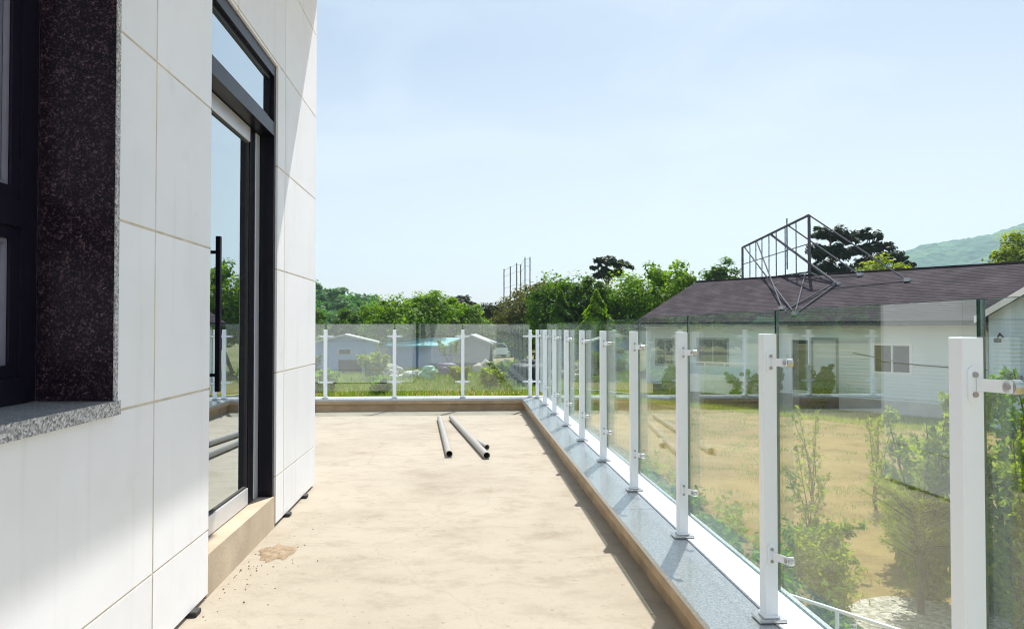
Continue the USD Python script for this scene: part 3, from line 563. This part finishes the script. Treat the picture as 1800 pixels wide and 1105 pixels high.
T('round_tree', 'small green tree peeping over the roof ridge left of the rooftop frame', 'tree', 21.2, 60, 8.5, 2.2, 'leaf_mid', 4200, .24, 22, z0=.35, per=40)
T('round_tree', 'yellow-green tree between the big dark pines and the mountain', 'tree', 26.5, 45.5, 7.6, 2.5, 'leaf_yellow', 6000, .22, 23, z0=.3)
T('round_tree', 'dark low tree seen through the rooftop frame', 'tree', 25.0, 58, 6.6, 1.5, 'leaf_dark', 3000, .22, 24, z0=.3)
T('round_tree', 'yellow-green tree above the roof at the right edge of the view', 'tree', 47.6, 60, 11.0, 2.9, 'leaf_yellow', 7000, .28, 25, z0=.35)
T('round_tree', 'green tree on the skyline left of the middle clump', 'tree', -1.8, 66, 4.9, 2.6, 'leaf_mid', 6000, .24, 26, z0=.1)
def conifer(label, x, y, h, W, leaf, n, size, seed):
    r = np.random.default_rng(seed); t = thing('conifer', label, 'tree', loc=(x, y, G))
    obj('trunk', branch((0, 0, -.1), (0, 0, h*.97), .14, .02, r, .01), 'bark', t, smooth=True)
    u = r.random(n)**.75; zz = h*(.06+.94*(1-u)); a = r.uniform(0, 2*np.pi, n); lay = .62+.38*np.sin(zz*8+a*3+r.normal(size=n)*.5); rr = W*u**.85*lay*(.25+.8*r.random(n)**.6)
    P = np.stack([rr*np.cos(a), rr*np.sin(a), zz-.25*rr], 1); N = np.stack([np.cos(a), np.sin(a), 0*a+.7], 1)+.5*r.normal(size=(n, 3))
    obj('crown', cards(P, N, size, r, 2.0), leaf, t)
conifer('bright green pointed conifer in front of the middle clump', 7.2, 40, 4.8, 2.5, 'leaf_bright', 15000, .14, 31)
conifer('darker green conifer left of the bright pointed conifer', 5.5, 42, 4.9, 2.0, 'leaf_mid', 11000, .14, 32)
def pine(label, x, y, h, pads, seed, n=3600, size=.2, leaf='leaf_dark', trunk=.2):
    """flat needle pads on a bare stem; pads (dx, dy, z, r, thickness)"""
    r = np.random.default_rng(seed); t = thing('pine_tree', label, 'tree', loc=(x, y, G))
    stem = [(0, 0, -.1), (.1, .05, h*.35), (-.08, .1, h*.65), (pads[0][0]*.6, 0, h*.93)]
    obj('trunk', tube(stem, [trunk, trunk*.8, trunk*.55, trunk*.2], 8), 'bark', t, smooth=True)
    obj('limbs', cat([branch((0, .05, z*.82), (a, b, z), trunk*.35, trunk*.1, r) for a, b, z, rr, th in pads]), 'bark', t, smooth=True)
    P, N = crown_pts([(a, b, z, rr, rr, th) for a, b, z, rr, th in pads], n, r, .34, 50, -.35)
    obj('crown', cards(P, N+[0, 0, .4], size, r, 1.8), leaf, t)
pine('flat-topped dark pine on the skyline above the middle clump', 11.7, 60, 8.7, [(-.1, 0, 8.3, 1.05, .5), (.9, .2, 8.0, 1.0, .4), (-.8, -.2, 7.7, .7, .35), (1.5, 0, 7.8, .7, .25), (.2, .3, 7.2, 1.2, .45)], 41)
pine('left of the two tall dark pines behind the long house', 28.2, 55, 10.6, [(-.2, 0, 9.9, 1.3, .75), (1.0, .3, 9.6, 1.1, .7), (-1.2, -.2, 8.6, 1.0, .7), (.2, .2, 8.4, 1.5, .9), (-.6, .4, 7.2, 1.2, .7), (.9, -.3, 7.1, 1.1, .6), (-.2, 0, 6.2, 1.0, .5)], 42, n=7500)
pine('right of the two tall dark pines behind the long house', 32.6, 57, 10.7, [(-.5, 0, 10.0, 1.2, .75), (.6, .3, 9.2, 1.2, .6), (-1.0, -.2, 8.8, 1.1, .7), (1.5, .2, 8.3, 1.4, .6), (2.6, 0, 7.6, 1.0, .5), (-.2, .4, 7.7, 1.3, .7), (.5, 0, 6.6, 1.1, .5)], 43, n=7500)
# far wood on the hill
r = np.random.default_rng(7); bl = []
for k in range(420):
    x_ = r.uniform(-100, 2); y_ = r.uniform(140, 235); h_ = float(hill_l(np.array([x_]), np.array([y_]))[0]); s_ = r.uniform(1.6, 3.4)
    bl.append((x_, y_, h_+s_*.7, s_, s_, s_*.8))
P, N = crown_pts(bl, 90000, r, .6, 40, -.2)
obj('wood', cards(P, N, .8, r, 1.3), 'leaf_hill', label='dense green wood covering the low hill on the left', category='wood', kind='stuff')

r = np.random.default_rng(8); bl = []
for k in range(90):
    x_ = r.uniform(-26, 16); y_ = r.uniform(74, 92); s_ = r.uniform(1.1, 2.0); bl.append((x_, y_, G+s_*.75, s_, s_, s_*r.uniform(.8, 1.1)))
P, N = crown_pts(bl, 26000, r, .5, 40, -.2)
obj('thicket', cards(P, N, .34, r, 1.4), 'leaf_mid', label='low green thicket closing the fields behind the sheds', category='thicket', kind='stuff')
# ------------------------------------------------------------------ shrubs and plants in the yard
def shrub(name, label, x, y, h, W, leaf, n, size, seed, stems=6, base=.0):
    """upright stems from one foot with leaves along them"""
    r = np.random.default_rng(seed); t = thing(name, label, 'shrub', loc=(x, y, G)); P, N, tb = [], [], []
    for k in range(stems):
        a = r.uniform(0, 2*np.pi); q = W*np.sqrt(r.uniform(.05, 1)); top = np.array([q*math.cos(a), q*math.sin(a), h*r.uniform(.72, 1.0)])
        tt = np.linspace(0, 1, 7)[:, None]; pts = np.array([0, 0, -.05])*(1-tt)+top*tt; pts[:, :2] *= (tt**.6); pts += .02*h*np.sin(tt*9+k)*r.normal(size=3)*[1, 1, 0]
        tb.append(tube(pts, np.linspace(.018, .004, 7)*h/2, 6))
        m = n//stems; u = base+(1-base)*r.random(m)**.8; c = np.stack([np.interp(u, tt[:, 0], pts[:, i]) for i in range(3)], 1)
        tw = .5*W*(.25+.6*np.sin(np.pi*np.clip(u, .02, .98)))[:, None]; g = np.floor(u*14); rr = np.random.default_rng(seed*50+k)
        dirs = sph(15, rr)[g.astype(int)]; P.append(c + (dirs*.6+.75*sph(m, r)*r.random((m, 1)))*tw); N.append(sph(m, r)+[0, 0, .6]-.2*np.array([0, 1, 0]))
    obj('stems', cat(tb), 'twig', t, smooth=True)
    obj('foliage', cards(np.vstack(P), np.vstack(N), size, r, 2.1), leaf, t)
shrub('leafy_shrub', 'tall yellow-green leafy shrub left of the nearest white post', 4.75, 7.3, 2.15, .62, 'leaf_yellow', 7500, .036, 51, 13, .06)
shrub('leafy_shrub', 'yellow-green leafy shrub just right of the nearest white post', 5.0, 6.3, 2.1, .62, 'leaf_yellow', 8000, .036, 52, 13, .06)
shrub('leafy_shrub', 'dense green shrub at the right edge of the picture', 5.9, 7.1, 2.45, .65, 'leaf_bright', 8000, .038, 53, 13, .06)
shrub('leafy_shrub', 'low yellow shrub in front of the young pine', 3.55, 7.0, .75, .42, 'leaf_yellow', 4500, .028, 54, 12, .1)
shrub('leafy_shrub', 'dark green bush against the white siding under the small window', 11.7, 23.9, 1.55, .62, 'leaf_mid', 3500, .08, 55, 8, .05)
shrub('leafy_shrub', 'round green bush left of the white platform', 8.2, 29.0, 1.4, .75, 'leaf_mid', 3500, .09, 56, 8, .0)
shrub('leafy_shrub', 'small green bush in front of the house door', 10.6, 25.0, 1.5, .5, 'leaf_mid', 3000, .08, 57, 7, .1)
shrub('leafy_shrub', 'pale green bush standing before the white platform', 10.0, 26.0, 1.25, .6, 'leaf_bright', 2600, .08, 58, 7, .2)
for i, (x_, y_, h_, lab) in enumerate([(5.6, 11.6, 1.5, 'slender yellow-green sapling in the sandy yard, leftmost of the thin ones'), (6.3, 11.0, 1.55, 'slender yellow-green sapling in the sandy yard, second of the thin ones from the left'), (5.2, 8.6, 1.25, 'thin sapling in the yard beside the young pine'), (4.5, 9.4, 1.2, 'thin sapling in the sandy yard nearest the terrace wall')]):
    shrub('sapling', lab, x_, y_, h_, .32, 'leaf_yellow', 420, .035, 61+i, 5, .25)
shrub('leafy_shrub', 'feathery yellow-green shrub behind the young pine', 5.1, 8.2, 1.35, .6, 'leaf_yellow', 9000, .03, 66, 14, .06)
shrub('leafy_shrub', 'low bright green undergrowth bush at the right of the young pine', 5.2, 6.9, .9, .55, 'leaf_bright', 7000, .03, 67, 14, .0)
shrub('leafy_shrub', 'low spreading green bush between the yellow shrub and the sapling', 4.0, 8.3, .6, .55, 'leaf_bright', 5000, .03, 68, 12, .0)
# young pine with long needles
r = np.random.default_rng(71); yp = thing('young_pine', 'young long-needled pine growing on the pale gravel', 'tree', loc=(4.42, 6.95, G))
obj('trunk', tube([(0, 0, -.05), (.02, 0, .4), (-.02, .02, .9), (.01, 0, 1.3)], [.035, .028, .018, .006], 8), 'bark', yp, smooth=True)
br_, P, D = [], [], []
for k in range(44):
    z_ = r.uniform(.5, 1.22); a = r.uniform(0, 2*np.pi); L = .56*math.sin(np.pi*min(.9, max(.1, (1.42-z_)/1.05)))**.7*r.uniform(.5, 1.0); tip = np.array([L*math.cos(a), L*math.sin(a), z_+r.uniform(.1, .5)*L+.06])
    br_.append(branch((0, 0, z_-.05), tip, .010, .003, r, .10, 4, 5)); m = 170
    u = .25+.75*r.random(m)**.8; P.append(np.array([0, 0, z_-.05])*(1-u[:, None])+tip*u[:, None]); D.append(.7*(tip-[0, 0, z_-.05])/L + 1.0*sph(m, r))
obj('limbs', cat(br_), 'bark', yp, smooth=True)
P, D = np.vstack(P), np.vstack(D); D /= np.linalg.norm(D, axis=1, keepdims=True); sd_ = np.cross(D, sph(len(D), r)); sd_ /= np.linalg.norm(sd_, axis=1, keepdims=True)
L = r.uniform(.06, .13, (len(P), 1)); v = np.stack([P-sd_*.0024, P+sd_*.0024, P+D*L], 1).reshape(-1, 3)
obj('needles', (v, np.arange(len(v)).reshape(-1, 3)), 'needle', yp)
# ground plants
def blades(n, fx, h, w, seed, z=G):
    r = np.random.default_rng(seed); p = fx(n, r); n = len(p); hh = h*r.uniform(.4, 1.2, n)[:, None]; a = r.uniform(0, 2*np.pi, n); s = np.stack([np.cos(a), np.sin(a), 0*a], 1)*w
    le = np.stack([r.normal(size=n)*.35, r.normal(size=n)*.35, np.ones(n)], 1)*hh; b = np.column_stack([p, np.full(n, z-.01)])
    v = np.stack([b-s, b+s, b+le], 1).reshape(-1, 3); return v, np.arange(len(v)).reshape(-1, 3)
obj('grass', blades(26000, lambda n, r: O2 + np.outer(r.uniform(-6, 9.5, n), S2) + np.outer(-.3-3.0*r.random(n)**1.5, N2), .11, .012, 81), 'leaf_yellow', label='yellow-green grass strip along the front of the long house', category='grass', kind='stuff')
def tufts(n, r):
    c = np.stack([r.uniform(2.5, 15, 900), r.uniform(7, 27, 900)], 1); d = meshkit.fbm(np.column_stack([c*.35, c[:, 0]*0+3.0])); c = c[d > .48]
    return c[r.integers(0, len(c), n)] + r.normal(size=(n, 2))*.13
obj('grass', blades(24000, tufts, .075, .006, 84), 'dry_grass', label='thin tufts of grass scattered over the sandy yard', category='grass', kind='stuff')
obj('weeds', blades(36000, lambda n, r: np.stack([r.uniform(-16, 5, n), 24+26*r.random(n)**1.3], 1)[np.random.default_rng(5).random(n) > .25], .30, .02, 82), 'dry_grass', label='rough dry weeds and grass beyond the far glass railing', category='weeds', kind='stuff')
def kerbweeds(seed):
    r = np.random.default_rng(seed); P = []
    for k in range(190):
        c = np.array([1.9+1.9*r.random()**1.3, r.uniform(4.0, 14.5), G]); hh = r.uniform(.12, .5); P.append(c+np.abs(sph(55, r))*[1, 1, 1]*r.random((55, 1))*[.22, .3, hh])
    P = np.vstack(P); return cards(P, sph(len(P), r)+[0, 0, .8], .05, r, 2.0)
obj('weeds', kerbweeds(83), 'leaf_bright', label='low green weeds growing along the foot of the terrace wall', category='weeds', kind='stuff')

# white tube fence, hose
tf = thing('tube_fence', 'low white two-rail tube fence below the right end of the terrace', 'fence')
for z_, nm in ((-.95, 'upper_rail'), (-1.18, 'lower_rail')):
    obj(nm, tube([(2.45, 6.45, z_), (2.73, 5.99, z_), (3.10, 5.42, z_), (3.44, 4.9, z_), (3.85, 4.2, z_)], .016, 8), 'white_paint', tf, smooth=30)
for p in ((2.52, 6.335), (2.93, 5.68), (3.40, 4.96)): obj('fence_post', cylx((*p, -1.22), (0, 0, 1), .016, .56, 8), 'white_paint', tf)
tag(obj('hose', tube([(7.9, 13.2, G+.03), (7.95, 12.2, G+.03), (7.85, 11.2, G+.03), (7.9, 9.6, G+.03), (8.2, 8.2, G+.03)], .03, 8), 'rubber', smooth=30), 'black hose lying across the sandy yard behind the shrubs', 'hose')

# ------------------------------------------------------------------ beyond the far railing: sheds, heaps, car, netting
def shed(name, label, x, y, w, d, h, rise, rotz, wall, roofm, ov=.25, door_=True, z=G):
    t = thing(name, label, 'shed', loc=(x, y, z), rotz=rotz); g = Polygon([(-w/2, 0), (w/2, 0), (w/2, h), (0, h+rise), (-w/2, h)])
    obj('wall', szs(g, -d/2, -d/2+.12), wall, t); obj('wall', szs(g, d/2-.12, d/2), wall, t)
    obj('wall', bx(-w/2, -w/2+.12, -d/2+.121, d/2-.121, 0, h), wall, t); obj('wall', bx(w/2-.12, w/2, -d/2+.121, d/2-.121, 0, h), wall, t)
    k = rise/(w/2)
    p = Polygon([(-w/2-ov, h-ov*k+.02), (0, h+rise+.02), (w/2+ov, h-ov*k+.02), (w/2+ov, h-ov*k+.12), (0, h+rise+.12), (-w/2-ov, h-ov*k+.12)])
    obj('roof', szs(p, -d/2-ov, d/2+ov), roofm, t)
    if door_:
        obj('door', bx(-w*.1, w*.28, -d/2-.04, -d/2-.002, 0, h*.45), 'dark_inside', t)
        f = obj('window', bx(-w*.12, w*.12, -d/2-.03, -d/2-.002, h*.62, h*.82), 'shed_grey', t); obj('pane', bx(-w*.09, w*.09, -d/2-.036, -d/2-.0305, h*.65, h*.79), 'car_glass', f)
    return t
shed('blue_shed', 'blue-grey shed with pale gabled roof at the left beyond the railing', -7.6, 48, 3.7, 4.5, 1.85, .45, .12, 'shed_blue', 'roof_pale')
ts = shed('teal_shed', 'long shed with teal roof and dark openings beyond the far railing', -2.6, 52, 3.4, 4.6, 1.55, .45, math.pi/2-.1, 'shed_blue', 'roof_teal', door_=False)
for a in (-.9, .2): obj('opening', bx(1.702, 1.74, a*1.6-.5, a*1.6+.5, .05, 1.2), 'dark_inside', ts)
shed('grey_shed', 'plain grey gabled shed at the right end of the teal-roofed shed', .6, 50.5, 2.5, 4, 1.75, .5, -.1, 'shed_grey', 'roof_pale', door_=False)
shed('grey_warehouse', 'wide plain grey storehouse behind the teal-roofed shed', -3.3, 68, 9.0, 7, 2.2, .7, 0, 'shed_grey', 'shed_grey', door_=False)
def heap(name, label, category, x, y, rx, ry, h, m, seed, kind=None, rough=.35):
    r = np.random.default_rng(seed); s = trimesh.creation.icosphere(subdivisions=3); v = s.vertices; v = v*(1+rough*2.2*(meshkit.fbm(v*1.5+seed*3.1)-.1)[:, None])
    v = v*[rx, ry, h]; v[:, 2] = np.maximum(v[:, 2], -.05); s.vertices = v + [x, y, G]
    return tag(obj(name, s, m, smooth=40), label, category, kind=kind)
def pile(name, label, category, part, x, y, spread, h, n, size, m, seed):
    r = np.random.default_rng(seed); t = thing(name, label, category, loc=(x, y, G))
    for k in range(n):
        f = k/max(1, n-1); q = trimesh.creation.icosphere(subdivisions=3); v = q.vertices; v = np.sign(v)*np.abs(v)**.7; v = v*(1+.35*(meshkit.fbm(v*2.2+seed*7+k*3)-.5)[:, None])
        q.vertices = v*np.array(size)*r.uniform(.8, 1.2, 3); q.apply_transform(trimesh.transformations.euler_matrix(r.normal()*.15, r.normal()*.15, r.uniform(0, 6.28)))
        q.apply_translation([r.normal()*spread*(1-.6*f), r.normal()*spread*.5*(1-.6*f), size[2]*.8+f*(h-size[2])]); obj(part, q, m, t, smooth=40)
pile('tarp_pile', 'violet-grey tarpaulin heaped over materials before the grey shed', 'tarpaulin', 'tarpaulin', -1.0, 43, .35, .55, 4, (.5, .4, .25), 'tarp_violet', 1)
pile('black_heap', 'dark heap by the right corner of the far railing', 'heap', 'lump', 3.2, 36, .45, .9, 7, (.6, .6, .4), 'tarp_black', 2)
pile('sack_pile', 'pile of pale sacks at the middle of the rough plot', 'sacks', 'sack', -2.8, 41, .55, .35, 9, (.3, .2, .12), 'sack_white', 3)
pile('green_net_pile', 'heap of pale green netting beside the pale sacks', 'netting', 'fold', -1.9, 40, .18, .6, 4, (.35, .3, .18), 'mesh_green', 4)
pile('stone_pile', 'mound of pale stones left of the pale sacks', 'mound', 'stone', -4.0, 42, .5, .6, 14, (.26, .2, .17), 'rock_pale', 5)
for i, w_ in enumerate(['leftmost rock, nearest the grey shed', 'second rock from the grey shed', 'third rock from the grey shed', 'middle rock of the row', 'third rock from the right end of the row', 'second rock from the right end of the row', 'rightmost rock, nearest the dark heap']):
    heap('rock', 'pale rubble below the white car: ' + w_, 'rock', .9+.55*i+.1*math.sin(i*5), 46.5+.6*math.sin(i*3), .38, .32, .42+.12*math.sin(i*2.3), 'rock_pale', 10+i, rough=.45)
    tag(stage.GetPrimAtPath('/World/rock' + (f'_{i:03d}' if i else '')), group='pale rubble rocks below the car')
shrub('leafy_shrub', 'pale yellow-green weed bush between the blue-grey shed and the pale sacks', -4.9, 40, 1.5, .9, 'leaf_yellow', 2600, .1, 91, 9, .0)
shrub('leafy_shrub', 'green bush at the foot of the blue-grey shed', -8.0, 40, 1.3, .8, 'leaf_mid', 2400, .1, 92, 9, .0)
shrub('leafy_shrub', 'bushy weeds around the white car, left side', 1.6, 58, 1.5, .9, 'leaf_bright', 2200, .12, 93, 8, .0)
shrub('leafy_shrub', 'small tree sprouting in front of the teal roof', -.9, 46, 2.0, .8, 'leaf_bright', 900, .12, 94, 5, .75)
shrub('leafy_shrub', 'dark green bush to the right of the white car', 4.5, 60, 2.2, 1.2, 'leaf_mid', 2600, .14, 95, 9, .0)
for i, (x_, y_, h_, w_, lf, lab) in enumerate([(-6.2, 33, .9, .9, 'leaf_bright', 'low bright green clump just beyond the far railing, leftmost'), (-3.6, 31, .7, .8, 'leaf_bright', 'low bright green clump just beyond the far railing, before the stone mound'), (1.2, 34, .9, .8, 'leaf_yellow', 'yellowish clump of weeds before the rubble rocks'), (2.0, 39, 1.1, .9, 'dry_grass', 'dry golden weed clump beside the dark heap'), (-.2, 38, .8, .7, 'leaf_yellow', 'yellow-green weed clump below the grey shed')]):
    shrub('weed_clump', lab, x_, y_, h_, w_, lf, 2000, .10, 201+i, 10, .0)
# car
car = thing('parked_car', 'white car parked beyond the rubble rocks', 'car', loc=(3.0, 70, G), rotz=.55)
prof = Polygon([(-2.1, .3), (2.1, .3), (2.15, .55), (2.0, .78), (1.1, .90), (-1.7, .95), (-2.1, .85)])
m = szs(prof, -.85, .85); body = obj('body', m, 'car_paint', car)
cab = Polygon([(-1.65, .95), (1.05, .90), (.35, 1.36), (-.9, 1.40)]); m = szs(cab, -.72, .72); m.apply_transform(np.eye(4)); obj('cabin', m, 'car_paint', car)
for sg in (-1, 1):
    obj('side_window', szs(Polygon([(-1.35, .97), (.75, .95), (.25, 1.30), (-.85, 1.33)]), sg*.735-.012, sg*.735+.012), 'car_glass', car)
    for x_ in (-1.3, 1.35):
        w_ = obj('wheel', cylx((x_, sg*.76, .31), (0, 1, 0), .31, .2, 18), 'rubber', car); obj('rim', cylx((x_, sg*.862, .31), (0, 1, 0), .19, .012, 14), 'silver_aluminium', w_)
    obj('headlight', bev(2.02, 2.12, sg*.62-.16, sg*.62+.16, .6, .74, .02), 'silver_aluminium', car)
obj('windscreen', beam((.98, 0, .955), (.42, 0, 1.33), 1.2, .02), 'car_glass', car)
obj('rear_window', beam((-1.56, 0, 1.0), (-1.0, 0, 1.35), 1.2, .02), 'car_glass', car)
# netting poles
nt = thing('net_poles', 'cluster of tall thin netting poles on the skyline left of the middle trees', 'netting', loc=(0, 110, G))
px_ = [(5.85, 11.6), (6.8, 12.0), (7.75, 12.5), (8.35, 12.3), (9.0, 13.4), (9.75, 13.4)]
for x_, h_ in px_: obj('pole', cylx((x_, 0, h_/2), (0, 0, 1), .09, h_, 6), 'frame_steel', nt)
for (a, ha), (b, hb) in zip(px_[:-1], px_[1:]):
    for q in (.45, .6, .75, .9, .985): obj('wire', beam((a, 0, ha*q), (b, 0, hb*q), .03), 'frame_steel', nt)
# ------------------------------------------------------------------ air
mat('haze_look', {'v': ('principled_volume', {'color': (.66, .88, 1.0), 'density': HAZE_DENSITY, 'anisotropy': .25})}, surface=None, volume='v.volume')
hz = bx(-3200, 3200, -3200, 3200, G-6, 340)
obj('haze', hz, 'haze_look', label='thin pale blue summer haze over the valley', category='haze', kind='stuff')
